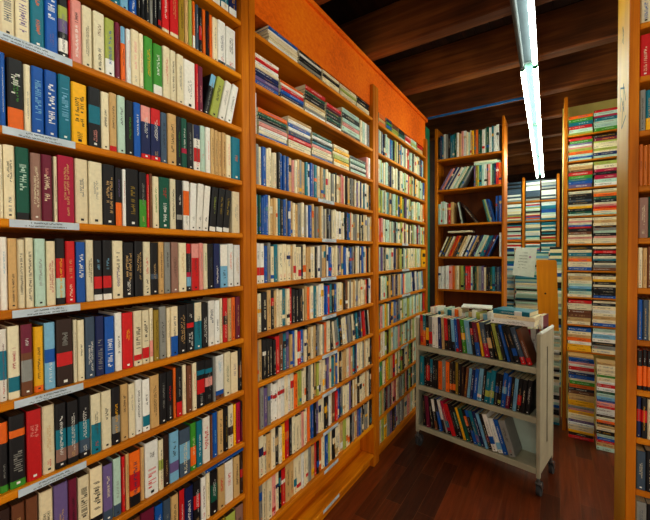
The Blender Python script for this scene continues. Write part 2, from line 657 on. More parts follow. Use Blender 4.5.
def wall_bookcase(label, y0, y1, post0, post1, ks, top0, top1, labels, bottom=True):
    """One bay: uprights at both ends, a board per shelf (nose at x=0), a backing sheet."""
    root = empty('bookcase', (0, (y0 + y1) / 2, 0))
    tag(root, label, 'bookcase')
    oy = (y0 + y1) / 2
    rnd = random.Random(int(y0 * 1000) + 5)

    def add(mb, name, mat, parent=root):
        return mb.build(name, mat, parent)
    for (a, b, zt) in ((post0[0], post0[1], top0), (post1[0], post1[1], top1)):
        if b - a < 0.001:
            continue
        m = MB()
        m.box(-DEPTH, 0.006, a - oy, b - oy, 0.0, zt, bev=0.003)
        add(m, 'side_post', M['post'])
    m = MB()
    m.box(-DEPTH - 0.008, -DEPTH + 0.004, y0 - oy, y1 - oy, 0.03, min(top0, top1, 2.655))
    add(m, 'back_panel', M['back'])
    for k in ks:
        z = zk(k)
        m = MB()
        m.box(-DEPTH + 0.004, 0.004, y0 - oy + 0.0005, y1 - oy - 0.0005, z - TH, z, bev=0.004)
        s = add(m, 'shelf', M['shelf'])
        if k in labels:
            a, b = labels[k]
            shelf_label(s, a - oy, b - oy, z, rnd)
    if 1.1 < y0 < 2:
        m = MB()
        m.box(-0.125, -0.11, y0 - oy + 0.001, y1 - oy - 0.001, zk(11) + 0.0005, zk(10) - TH - 0.0005)
        add(m, 'riser_board', M['shelf'])
    if bottom:
        m = MB()
        m.box(-0.05, -0.03, y0 - oy, y1 - oy, 0.0, zk(11) - TH)
        add(m, 'kick_board', M['shelf'])
    return root


def lab(k, xa, xb, dy=0):
    z = zk(k) - 0.01
    return (y_of(xa, z, 0.004), y_of(xb, z, 0.004))


BAYS = {}


def build_bookcases():
    L1 = {k: lab(k, a, b) for k, a, b in ((2, -30, 72), (3, 2, 75), (4, 9, 79), (5, 12, 80), (6, 14, 83), (7, 18, 86))}
    wall_bookcase('orange pine bookcase of tightly packed paperbacks filling the left edge, white labels', -0.28, 1.072, (-0.32, -0.28), (1.072, 1.113), range(-1, 12), 2.98, 2.98, L1)
    L2 = {k: lab(k, a, b) for k, a, b in ((3, 318, 334), (4, 322, 336), (5, 321, 336), (6, 322, 336), (7, 322, 337), (8, 322, 336), (9, 323, 338), (10, 324, 338), (11, 323, 339))}
    wall_bookcase('pine bookcase between two posts with flat book piles above upright rows', 1.152, 2.355, (1.116, 1.152), (2.355, 2.392), range(0, 12), 2.98, 2.82, L2)
    L3 = {k: lab(k, a, b) for k, a, b in ((4, 402, 408), (5, 402, 409), (6, 402, 410), (8, 401, 408))}
    wall_bookcase('pine bookcase farthest along the orange wall, ending beside the dark gap', 2.446, 3.604, (2.394, 2.446), (3.604, 3.66), range(0, 12), 2.82, 2.76, L3)


# ---- front bay, transcribed book by book: left px, right px, colour, marks
ROWS1 = {
    0: "206 213 t tw26|213.5 221 j bw02|221.5 229 t bw02|229.5 237 n bw02",
    1: "104 111 t tw28|111.5 120 t tk37|120.5 129 h tn37|129.5 137 b br47 tw13|137.5 141 k tc28|141.5 145 k tw38|145.5 150 k tc28|150.5 153.5 s tk37|154 158 k tw28|158.5 162 k br12 tw48|162.5 170 r bc01 tw37|170.5 179 r bc01 te48|179.5 185 q tk38|185.5 189 e tk37|189.5 193 l ts28|193.5 196 o tw38 bw03|196.5 199.5 j tw48|200 203 k br36|203.5 206.3 o|206.8 210 k tr27|210.5 213 o tk37|213.5 218.5 c ts38|219 226.5 w bj01|227 236.3 w bs01",
    2: "0 15 c Tj28|15.5 30 c Tv18|30.7 44.7 t to69 to24|45.3 58.3 b Tw59 tv13|59 69 k bv46 bl68 bw13|69.3 71 r|71.5 82.5 p tw16 tk68|83 93 c tk27|94 105 c tu68 tk14|105.5 115 l bw03|116 121 m tk48|121.5 126.3 o bh79 tk36|126.8 131.5 w tp38|132 140 c tp38 ts12|140.3 144.5 c tr37|145 153.7 g ty38|154 163 g bw02 tw48|163.5 170.5 c tr38|171 177 c tk28|177.5 184.2 c tj38|184.6 196 w ts26|196.3 198.7 r|199 203.6 m tp26|208 213.5 k bh79 L14|214 222 l tk48 L14|222.4 229 w ts48 L14|229.4 236 w ts37 L14",
    3: "0 6 b tw28|7.5 24 k bo03 Tw58 tg48|24.6 31.8 c ts26|32.2 44.5 b Th28|45.5 58 b Tw28|59 71.3 t Th28|72.2 88 y Tk38 tk12|89 101.2 k bt47 tp13|101.6 109.8 c tk47|110.2 117.6 e br01 tk48|118.2 126.2 a tk58|126.6 134 k tg37|134.3 141.3 b tw48|141.6 151.2 n br01 bp79|151.6 161.3 n br01 br79|161.7 168 j tk38|168.4 177 e tk28|177.4 182 k tg27|182.4 188 d bx34 tw48|188.4 194.2 k ts28|194.6 201 w br25 bn79|201.3 206 a tr34|206.4 211 w tp37|211.3 215 e tk28|215.3 218.6 e tk28|219 222.6 e tk28|223 227 e tk28|227.3 232 c tp38|232.4 240.8 t to46",
    4: "0 3.6 c ts48|4 15.8 c Tk58 tj13|16.4 30 d bk01 Ta48|31 41.8 f Tc27 tc78|42 53.2 m Tc37 tp78|54.5 58 c|58.5 74.8 x te19|75.8 88.6 c tj47|89.6 103.2 c ts47|104 115.8 k Te28|116.2 122.7 k bo04 tv58|123 126.4 w tr48|126.8 139.3 k tq27|139.8 147.2 k bg05|147.5 150.2 r|150.5 153.2 u te48|153.6 160 c tg38|160.5 170.6 d tw15 tr68|171 176.8 c tk28|177.2 183.2 k bs23 tw57|184 190.3 w bo38 ts13|191 197.3 w tk23 L2|197.8 204 w tk23 L4|204.5 210.6 w tk23 L5|211.2 217.6 k tl48 bw01 L6|218.2 224.6 k tq48 bw01 L6|225 231.4 k tq48 bw01 L6|233 240.5 c ts37",
    5: "0.8 8 w th58|8.5 17.8 e tk15|18.2 26 c Tk28|26.4 34.2 c Tk18|35.2 46.2 a ts37|47 56.2 c Tx27|56.6 66 k br47 ba14|66.5 76.4 r te47 tc13|77 86.2 b Tw48|86.6 94.2 c Tk37|94.6 103.2 k br24 th57 bw01|103.6 112.4 k br24 th57 bw01|113.2 123.6 c tk58 tv25|124 135 k Te38 tw13|135.5 143.6 k Te38|144 151.3 c tr47 tk13|151.7 159 k te36 bj34|159.4 165 e tk38|165.4 171.6 s tk58|172 178.8 f tk37|179.3 187 c te48|187.4 192 k bx34 bh13 br89|192.4 199.8 p br07 tk37|200.2 204.2 p ts48|204.5 208.7 c tg48|209 214.2 k tj47|214.6 220.4 n tw15|221 228.3 h tk24 bw59|228.7 234.3 w to48|234.7 240.8 w te37",
    6: "0 8 w bt37|8.5 20.6 c tx47 bt13|21.4 33.2 u bm69 tw78 bs25|34.4 44.6 y bo01 tk27|45.2 56.2 h bb46 tw14|57 73.4 z br35 ts68|73.8 77.6 c ts28|78.2 85.2 c tk46|86 95.6 j Tw16|96.2 105.2 n Ts16|105.6 115.2 b Tw16|115.6 122.6 w tk36|123 133.6 r ty57|134.2 142.4 c Tk37 br12|142.8 150 c Tk48 br13|150.4 154 c bp14|154.5 159.6 q tk28|160.2 167.2 s tk37|167.6 171 c tk48|171.6 178.8 c bb04 tn48|179.2 187 k Te28|187.5 195 k br56 Tw14 tw78|195.5 202.7 t bc69 tk27|203.2 208.8 k Tw17|209.2 215.2 w Tj58 bw02|215.6 220.7 w tk36|221 223.4 c tk28|223.7 228 r bz46|228.3 232 e tk28|232.3 236.2 o tz28|236.6 241 m te38",
    7: "0 9 k bg01 ts24 bo79|9.6 26 k bg01 bo78 Ts25|27 42.2 r Tp68|43 55.6 c te37 tr12|56.2 67.2 k bt36 bf13|67.8 79.2 k bt36 bf13|79.8 91.2 k bt36 bj13|91.6 101.6 c bt05|102 112 c tk57|112.4 120.8 k bs25|121.2 129 e tk58|129.4 135.8 c ts58|136.2 143 w tk38|143.4 150.6 w bt13 tk57|151 160 e tk28|160.5 167.3 k ts38|167.8 174 k tr47 ts13|174.4 177 o|177.4 183.2 k br03 ts48|183.6 187.2 c tk37|187.6 192.5 u tp38|192.9 197.2 c to48|197.6 205.4 k bt78 br36 ts13|206 213.6 k bt78 bp46|214 216.2 s|216.6 224.8 w bu01 bb12 th69|225.2 231.4 c td37|231.8 238.6 c tv47|239.4 243.6 k bu36",
    8: "0 12 z te37|12.6 26 u te38|26.6 38.6 u tr36|39.8 53.7 c Tk37|54.6 69 v te16|69.5 78.2 m tk27|79 90.4 c Tk38 bk12|91 103.4 c Tk38 bk12|104 113.6 v bj02 tc48|114.2 122 a bj02 ts36|122.6 126 r|126.4 129.8 e tk38|130.2 141.2 o br36 bk02|141.6 145.4 e ts28|145.8 159 w Tr15 tz78|159.4 164.2 c bl46|164.6 170 z te25|170.5 179.8 h bv24 tk58|180.3 190.8 j bh37|191.4 197.2 g bo15|197.6 203.2 t tw27|203.6 210.8 w tr48 Tr37|211.2 213.2 u|213.6 218.3 b th36|218.7 224.2 e tk28|224.6 228.6 k tq28|229 234.2 c bz35|234.6 237 y|237.3 241.2 x tk48|241.5 245 m bk59",
    9: "126 141 u tk38|142 155.6 m te37|156 163.6 b tw38|164 171.4 j ts37|172 179.6 e tk28|180 185.2 k br39|185.7 194 n tw27|194.5 201.4 k br47|202 206.8 w|207.2 211 c tl48|211.4 218.2 k bd37|218.6 225.4 e tr47|226 234 w tr47|234.5 240.4 e tk38|240.8 246.2 z br46",
    10: "218 226 q te38|226.6 236 l tk28|236.5 247 f tk37",
}


def build_front_books():
    for r, txt in ROWS1.items():
        rnd = random.Random(100 + r)
        zb = zk(r)
        ents = []
        for e in txt.split('|'):
            q = e.split()
            ents.append((float(q[0]), float(q[1]), q[2], q[3:]))
        n = len(ents)
        prev = -9
        for i, (xa, xb, base, ops) in enumerate(ents):
            H = rnd.uniform(0.172, 0.181)
            if xb - xa > 11.5 and r != 3:
                H = 0.183
            lean = 0.0
            for o in ops:
                if o[0] == 'L':
                    lean = math.radians(float(o[1:]))
            if lean > 0.15:
                H = 0.172
            zm = zb + H / 2
            ya, yb = y_of(xa, zm), min(1.0712, y_of(xb, zm))
            ya = max(ya, prev + 0.0003) if lean == 0 else ya
            w = yb - ya - 0.0011
            if lean:
                w *= math.cos(lean) * 0.94
            yc = (ya + yb) / 2 - H / 2 * math.sin(lean)
            prev = yb
            desc = colour_phrase(base, ops)
            thick = 'thick ' if xb - xa > 13 else ('slim ' if w < 0.013 else '')
            lbl = f"{thick}{desc} paperback, {ordw(i + 1)} from left, {ordw(r + 1)} shelf down, left-edge bookcase"
            put_book('paperback_book', lbl, 'book', 'paperbacks in the bookcase at the left edge', w, H, 0.108, base,
                     [o for o in ops if o[0] != 'L'], (-0.008 - rnd.uniform(0, 0.004), yc, zb), 0.0, lean, rnd, child=(r >= 4), pages='shaded')
    # the blue book lying across the tops of the row
    zt = zk(9) + 0.1835
    y0, y1 = y_of(205, zt), 1.069
    flat_book('blue book lying flat on the row second from the bottom, bookcase at left edge', 'b', 'stacked_book', y1 - y0, 0.013, 0.12,
              (-0.006, (y0 + y1) / 2, zt), 0.0, random.Random(3), None, ('tw36',))


def flat_book(label, base, name, length, thick, depth, loc, rz, rnd, group, ops=(), child=False, title=True):
    """A book lying on its side: spine faces local +X, its length along Y."""
    mb, pg = book_mesh(name, thick, length, depth, base, ops, rnd, title=title and thick > 0.006)
    # stand -> lie: the book's height runs along Y, its thickness along Z
    R = Matrix(((1, 0, 0, 0), (0, 0, 1, -length / 2), (0, -1, 0, thick / 2), (0, 0, 0, 1)))
    a, b = MB(), MB()
    a.add(mb, R)
    b.add(pg, R)
    if child:
        o = a.build(name, M['cover'])
        b.build('page_block', M['page'], o)
    else:
        n = len(a.f)
        a.add(b, Matrix())
        for i in range(n, len(a.f)):
            a.m[i] = 1
        o = a.build(name, [M['cover'], M['page']])
    o.matrix_world = Matrix.Translation(Vector(loc)) @ Matrix.Rotation(rz, 4, 'Z')
    tag(o, label, 'book', group)
    return o


FLATMASS = MB()


def mass_flat(ch, L, t, dep, lp, ang, rnd):
    mb, pg = book_mesh('s', t, L, dep, ch, [], rnd, title=False)
    k = len(mb.f)
    mb.add(pg, Matrix())
    for q in range(k, len(mb.f)):
        mb.m[q] = 1
    T = Matrix.Translation(Vector(lp)) @ Matrix.Rotation(ang, 4, 'Z') @ Matrix(((1, 0, 0, 0), (0, 0, 1, -L / 2), (0, -1, 0, t / 2), (0, 0, 0, 1)))
    FLATMASS.add(mb, T)


def pile(cols, length, depth, height, loc, rz, rnd, where, group, jitter=0.004, name='stacked_book', turn=0.03, mass=False):
    """cols runs top to bottom. Books lie one on another; returns the height reached."""
    th = [rnd.uniform(0.7, 1.35) for _ in cols]
    s = height / sum(th)
    z = loc[2] + 0.0006
    height = height - 0.0006
    n = len(cols)
    c, sn = math.cos(rz), math.sin(rz)
    for j in range(n - 1, -1, -1):
        t = th[j] * s
        L = length * rnd.uniform(0.93, 1.0)
        ox, oy = rnd.uniform(-jitter, 0), rnd.uniform(-0.5, 0.5) * (length - L)
        lp = (loc[0] + c * ox - sn * oy, loc[1] + sn * ox + c * oy, z)
        pos = '' if mass else 'topmost' if j == 0 else ('bottom' if j == n - 1 else f'{ordw(j + 1)} from top')
        lbl = f"{PAL[cols[j]][1]} book, {pos} of {where}"
        dep, ang = depth * rnd.uniform(0.93, 1.0), rz + rnd.uniform(-turn, turn) * 0.3
        if mass:
            mass_flat(cols[j], L, t - 0.0003, dep, lp, ang, rnd)
        else:
            flat_book(lbl, cols[j], name, L, t - 0.0003, dep, lp, ang, rnd, group)
        z += t
    return z


# ---- second bay: piles above, then rows of uprights
PILES2 = {
    0: [("bwcccww", 268, 298, 0.085), ("kwkksk", 299, 321.5, 0.085), ("ckcc", 322, 339.5, 0.08), ("clcc", 340, 356.5, 0.08), ("kkcc", 357, 369.5, 0.08)],
    1: [("wrwcnnvb", 253.6, 279, 0.142), ("owrbnc", 280, 304, 0.095), ("rdkkecsw", 304.7, 325.5, 0.15), ("rmdkdkw", 326, 341.5, 0.13), ("akapak", 342, 360, 0.165)],
    2: [("odkspwcb", 257.5, 287.5, 0.13), ("ewbwnrcc", 288, 311.5, 0.16), ("dwktpccb", 312, 332.5, 0.14), ("cyclyc", 333, 349.5, 0.13), ("kadwka", 350, 366, 0.11)],
}
UPR2 = {
    3: "dscbcccckbbbpcstbvtcetcsckcprkekscvntcek", 4: "ctdbbbceectkbbceccwbssecckkccccwbtocsckckcse",
    5: "www bsctccecckceccksekbccvbkbscckcbcoke", 6: "cckekecctrkkceoctcwbbrtbckuccecseccerkc",
    7: "sekkkkrutvbrbckeekscockctkccbskktknsrkc", 8: "rsvsccccwollckckelccnvtbckceecptbccecc",
    9: "ucceckcyrccpcotbkvckwurbnccvkceckccek", 10: "ssccpckreccccserkoblckcelckcevbkcscek",
}
UPR3 = {
    1: "casbkacbtlcybaacrlaaccasbk", 2: "aclacakncwcakcalcrlakyclcab", 3: "kdakcatkalbylkvncalkacclaceo",
    4: "rrpcaclakaclcmcakclvacmkcac", 5: "vvvkcacnkqkaclcaclaclac", 6: "lcacakkqbnceboaatbnwhcab", 7: "lkpywnycsbncacalaacataladr",
    8: "drcwkmlahaplacakacacalmlag", 9: "ggoylrcgglcekgkakmvlka", 10: "kalekmmpxcskpkakadtkcab", 11: "eclyvbcwscpelckakat",
}


def build_second_bay():
    g = 'books lying in piles above the upright rows'
    for r, lst in PILES2.items():
        rnd = random.Random(900 + r)
        for i, (cols, xa, xb, h) in enumerate(lst):
            zm = zk(r) + h / 2
            ya, yb = y_of(xa, zm), y_of(xb, zm)
            pile(cols, yb - ya - 0.004, 0.16, h, (-0.006, (ya + yb) / 2, zk(r)), 0.0, rnd,
                 f"the {ordw(i + 1)} pile, {ordw(r + 1)} shelf under the orange wall", g)
    # uprights standing at the ends of the pile shelves
    def up(xa, xb, r, base, H, what):
        zm = zk(r) + H / 2
        ya, yb = max(1.1532, y_of(xa, zm)), y_of(xb, zm)
        put_book('paperback_book', what, 'book', 'uprights beside the piles', yb - ya - 0.001, H, 0.11, base, [], (-0.008, (ya + yb) / 2, zk(r)), rnd=random.Random(int(xa)))
    up(253.3, 257, 2, 'w', 0.185, 'white paperback standing against the post beside flat piles, third shelf')
    for i, (xa, xb, c) in enumerate(((360.5, 362.6, 'c'), (362.8, 364.8, 'a'), (365, 366.9, 'w'), (367.1, 369.4, 's'))):
        up(xa, xb, 1, c, 0.16, f'{PAL[c][1]} paperback standing {ordw(i + 1)} after the piles on the second shelf')
    for i, (xa, xb, c) in enumerate(((366.5, 368.4, 'p'), (368.6, 370.4, 'w'))):
        up(xa, xb, 2, c, 0.15, f'{PAL[c][1]} paperback standing after the piles, third shelf under the orange wall')


def fill_rows():
    """All the paperbacks of the two farther bays; the first few of each row are objects, the rest one mass."""
    mass = MB()
    for (rows, y0, y1, nsolo, bay) in ((UPR2, 1.154, 2.353, 3, 'second'), (UPR3, 2.449, 3.600, 0, 'third')):
        for r, s in rows.items():
            rnd = random.Random(r * 31 + int(y0 * 10))
            s = s.replace(' ', '')
            if bay == 'second':
                s = ''.join(ch + (rnd.choice('ceskcw') if i > 6 and rnd.random() < 0.36 else '') for i, ch in enumerate(s))
            if bay == 'third':
                s = ''.join(ch + (rnd.choice('calscake') if rnd.random() < 0.55 else '') for ch in s)
            ws = [rnd.uniform(0.7, 1.35) for _ in s]
            tot = sum(ws)
            lean_from = 0.55 if r in (7,) and bay == 'second' else (0.6 if r == 6 and bay == 'third' else 2)
            y = y0
            n = len(s)
            ylen = (y1 - y0) - (0.03 if lean_from < 1 else 0.0)
            for i, ch in enumerate(s):
                w = ws[i] / tot * ylen
                H = rnd.uniform(0.170, 0.190)
                if r >= 8:
                    H = rnd.uniform(0.180, 0.199)
                lean = math.radians(-8) if i / n > lean_from else 0.0
                ops = []
                if bay == 'second' and r == 5 and i < 3:
                    ops = ['br24', 'tk68']
                    ch = 'w'
                elif bay == 'second' and r == 8 and 4 <= i <= 7:
                    ops = ['br67', 'tk58']
                    ch = 'w'
                elif rnd.random() < 0.45:
                    bc = rnd.choice('kwrcbtoeyn')
                    z0 = rnd.choice([1, 2, 5, 6])
                    ops = [f'b{bc}{z0}{z0 + rnd.choice([1, 2])}']
                x = -0.008 - rnd.uniform(0, 0.012)
                if i < nsolo:
                    lbl = f"{colour_phrase(ch, ops)} paperback, {ordw(i + 1)} after the double post, {ordw(r + 1)} shelf down, middle bookcase"
                    put_book('paperback_book', lbl, 'book', 'paperbacks beside the double post', w - 0.0006, H, 0.108, ch, ops, (x, y + w / 2, zk(r)), rnd=rnd, pages='shaded')
                else:
                    mb, pg = book_mesh('b', w - 0.0011, H, 0.108, ch, ops, rnd)
                    n0 = len(mb.f)
                    mb.add(pg, Matrix())
                    for q in range(n0, len(mb.f)):
                        mb.m[q] = 1
                    yy = y + w / 2 + (0.012 if lean else 0) 
                    T = Matrix.Translation((x, yy, zk(r) + w / 2 * abs(math.sin(lean)) + 0.0004)) @ Matrix.Rotation(-lean, 4, 'X')
                    mass.add(mb, T)
                y += w
    # the one turned face-out at the end of the fifth row
    o = mass.build('paperback_books', [M['cover'], M['shaded']])
    tag(o, 'rows of mostly cream paperbacks filling the two farther bookcases under the orange wall', 'books', None, 'stuff')
    zb = zk(5)
    m = MB()
    put = MB()
    col = pc('y')
    put.box(-0.014, 0.0, -0.052, 0.052, 0, 0.172, col)
    put.box(0, 0.0006, -0.045, 0.045, 0.10, 0.135, pc('k'))
    put.box(0, 0.0006, -0.03, 0.03, 0.03, 0.05, pc('z'))
    o = put.build('paperback_book', [M['cover']], None, (0.0035, 3.54, zb + 0.0004))
    tag(o, 'yellow paperback turned face out at the end of its row near the dark gap', 'book')
    # piles along the top of the third bay
    rnd = random.Random(77)
    xs = [378.8, 386, 392, 398.5, 405, 411, 417, 423]
    for i, cols in enumerate(("oeo", "ngbg", "ull", "kda", "prw", "ala", "re")):
        h = (0.09, 0.092, 0.08, 0.088, 0.075, 0.085, 0.075)[i]
        ya, yb = y_of(xs[i] + 0.2, zk(0)), y_of(xs[i + 1] - 0.2, zk(0))
        pile(cols, min(yb - ya - 0.006, 0.19), 0.15, h, (-0.006, (ya + yb) / 2, zk(0)), 0.0, rnd,
             f"the {ordw(i + 1)} pile, top shelf, bookcase before the dark gap", 'small piles on the top shelf before the dark gap', mass=True)


# =================================================================== BACK BOOKCASE (faces the camera)
def face_bookcase(name, label, X0, X1, Y, depth, zs, ztop, tpost, postmat, shelfmat, back=True, zfoot=0.0, nose=0.022, postw=None, leftmat=None):
    root = empty(name, ((X0 + X1) / 2, Y, 0))
    tag(root, label, 'bookcase')
    cx = (X0 + X1) / 2
    out = []
    for s, (a, b) in (('l', (X0 - tpost, X0)), ('r', (X1, X1 + (postw or tpost)))):
        m = MB()
        m.box(a - cx, b - cx, -0.004, depth, zfoot, ztop, bev=0.003)
        o = m.build('side_post', leftmat if (s == 'l' and leftmat) else postmat, root)
        out.append(o)
    if back:
        m = MB()
        m.box(X0 - cx, X1 - cx, depth - 0.008, depth + 0.004, zfoot + 0.02, ztop - 0.02)
        m.build('back_panel', M['back'], root)
    for z in zs:
        m = MB()
        m.box(X0 - cx + 0.0005, X1 - cx - 0.0005, 0.0, depth - 0.009, z - nose, z, bev=0.003)
        m.build('shelf', shelfmat, root)
    return root, out


RZ = -math.pi / 2     # spine turned towards the camera


def row_facing(rows, X0, X1, Y, z, H, D, name, cat, group, where, rnd, lean=None, wmax=None, hj=0.12):
    """Upright books along +X with spines facing -Y. rows is a string of colours."""
    ws = [rnd.uniform(0.02, 0.04) for _ in rows]
    hs = [H * rnd.uniform(1 - hj, 1) for _ in rows]
    lns = [math.radians(lean(i, len(rows))) if lean else 0.0 for i in range(len(rows))]
    ws, cs = pack(ws, hs, lns, X0, X1)
    for i, ch in enumerate(rows):
        w, h, ln = ws[i], hs[i], lns[i]
        ops = []
        if rnd.random() < 0.4:
            bc = rnd.choice('kwrcbteyn')
            z0 = rnd.choice([1, 2, 6, 7])
            ops = [f'b{bc}{z0}{z0 + 1}']
        lbl = f"{colour_phrase(ch, ops)} book, {ordw(i + 1)} from left{where}"
        put_book(name, lbl, cat, group, w, h, D * rnd.uniform(0.92, 1), ch, ops, (cs[i], Y + 0.006 + rnd.uniform(0, 0.01), z), RZ, ln, rnd, child=False)


def build_back_bookcase():
    Y = 4.0
    X0, X1 = 0.012, 0.660
    zs = [2.628, 2.288, 1.906, 1.546, 1.186, 0.82, 0.45, 0.10]
    face_bookcase('bookcase', 'tall narrow bookcase of large books standing behind the book cart', X0, X1, Y, 0.27, zs, 2.975, 0.03, M['post'], M['across'], postw=0.022)
    g = 'large books in the tall bookcase behind the cart'
    rnd = random.Random(41)
    sh = lambda k: f", {ordw(k)} shelf, tall rear bookcase"
    row_facing("kntwskttdwepwcacyuoddwadwtww", X0 + 0.008, X1 - 0.03, Y, zs[0], 0.275, 0.2, 'hardcover_book', 'book', g, sh(1), rnd)
    row_facing("vpnwncwacds", X0 + 0.02, X0 + 0.372, Y, zs[1], 0.265, 0.2, 'hardcover_book', 'book', g, ' in leaning run' + sh(2), rnd, lean=lambda i, n: 30, hj=0.05)
    row_facing("vqltawupadnro", X0 + 0.378, X1 - 0.004, Y, zs[1], 0.225, 0.2, 'hardcover_book', 'book', g, ' in upright run' + sh(2), rnd, hj=0.03)
    flat_book('pale green book lying across the upright run, second shelf behind the cart', 'a', 'hardcover_book', 0.25, 0.022, 0.19, (X0 + 0.505, Y + 0.01, zs[1] + 0.2262), RZ, rnd, g)
    flat_book('cream book lying on the pale green one, second shelf behind the cart', 'c', 'hardcover_book', 0.22, 0.014, 0.17, (X0 + 0.49, Y + 0.012, zs[1] + 0.249), RZ + 0.05, rnd, g)
    row_facing("awawure", X0 + 0.006, X0 + 0.165, Y, zs[2], 0.255, 0.2, 'hardcover_book', 'book', g, sh(3), rnd)
    row_facing("wak", X0 + 0.21, X0 + 0.275, Y, zs[2], 0.24, 0.2, 'hardcover_book', 'book', g, ' of three propped' + sh(3), rnd, lean=lambda i, n: -10)
    put_book('hardcover_book', 'dark brown book slumped steeply on the third shelf of the bookcase behind the cart', 'book', g, 0.022, 0.235, 0.19, 'z', [], (X0 + 0.402, Y + 0.01, zs[2]), RZ, math.radians(-36), rnd, child=False)
    row_facing("dtlabnbb", X0 + 0.458, X1 - 0.062, Y, zs[2], 0.25, 0.2, 'hardcover_book', 'book', g, ' in blue run' + sh(3), rnd, lean=lambda i, n: -14, hj=0.04)
    row_facing("bnb", X1 - 0.058, X1 - 0.003, Y, zs[2], 0.27, 0.2, 'hardcover_book', 'book', g, ' by the post' + sh(3), rnd, hj=0.03)
    row_facing("ckqnceroukecwkwbeknaacttnmb", X0 + 0.006, X1 - 0.03, Y, zs[3], 0.245, 0.2, 'hardcover_book', 'book', g, sh(4), rnd, lean=lambda i, n: 24, hj=0.05)
    flat_book('cream book lying tilted over the leaning row, fourth shelf behind the cart', 'c', 'hardcover_book', 0.25, 0.02, 0.18, (X0 + 0.235, Y + 0.012, zs[3] + 0.262), RZ, rnd, g)
    bpy.context.view_layer.update()
    put_book('hardcover_book', 'white book upright alone beside the post, fourth shelf behind the cart', 'book', g, 0.02, 0.245, 0.19, 'w', [], (X1 - 0.014, Y + 0.01, zs[3]), RZ, 0.0, rnd, child=False)
    row_facing("wwwwwppoecqldrrrakdesvckkdtkjn", X0 + 0.005, X1 - 0.006, Y, zs[4], 0.262, 0.2, 'hardcover_book', 'book', g, sh(5), rnd, hj=0.06)


# =================================================================== STACK CASE
STACKS = [
    ("ogtral", "raxtaag"), ("rgvwploaba", "kmlcclcna"), ("ceurgtbv", "lcxkxaw"), ("ckkjkcykda", "ceodkcproca"),
    ("cpcbrkucpcc", "ceczsakpcc"), ("kcteoccb", "ckrkctkcsu"), ("cecahtac", "zcykckkkb"), ("rccuuec", "ckcwcecb"), ("bceowyy", "awhwksc"),
]
SYS = [136.5, 162, 189, 216.5, 244, 270.3, 296.5, 323.6, 349.5]


def build_stack_case():
    Y = 3.76
    zs = [hit(565, y, 1, Y).z for y in SYS]
    X0 = hit(567, 250, 1, Y).x
    X1 = X0 + 0.56
    face_bookcase('bookcase', 'tall narrow bookcase crammed with flat stacked books beyond the cart', X0, X1, Y, 0.26, zs, zs[0] + 0.34, 0.026, M['post'], M['across'], nose=0.014, leftmat=M['post'], back=False)
    g = 'books lying in the tall case of flat stacks'
    rnd = random.Random(5)
    for i, z in enumerate(zs):
        top = (zs[i - 1] - 0.014) if i else z + 0.185
        for j, cols in enumerate(STACKS[i] + ("cwkr" if i % 2 else "dcyk",)):
            xa = X0 + 0.004 + j * 0.176
            h = (top - z) * (0.965 if j == 2 else rnd.uniform(0.93, 0.98))
            if i == 0:
                h = 0.18 if j else 0.165
            where = f"the {ordw(j + 1)} pile, {ordw(i + 1)} shelf, case of flat stacks"
            pile(cols, 0.172, 0.115, h, (xa + 0.087, Y + 0.004, z), RZ, rnd, where, g, jitter=0.003, turn=0.015, mass=(j == 2))
    # a row under the lowest shelf, then the free piles standing on the floor in front
    z9 = zs[-1]
    zlow = hit(565, 376, 1, Y).z
    for (cols, xa, xb, yt, Yf, w) in (
            ("ebbpwrwnbcgokueeyyspyccvwccyzr", 568, 594.5, 353, 3.645, "the floor pile nearer the corridor"),
            ("ecccgcwrwdahbprwwzcozeckabrea", 596.5, 617.5, 356, 3.535, "the floor pile beside the bookcase at right edge")):
        Xa, Xb = hit(xa, 420, 1, Yf).x, hit(xb, 420, 1, Yf).x
        zt = hit((xa + xb) / 2, yt, 1, Yf).z
        cols = cols[:]
        pile(cols, min(0.185, Xb - Xa), 0.105, min(zt, z9 - 0.016), ((Xa + Xb) / 2, Yf, 0.0006), RZ, rnd, w, 'books in the free piles on the floor', jitter=0.006, turn=0.05)


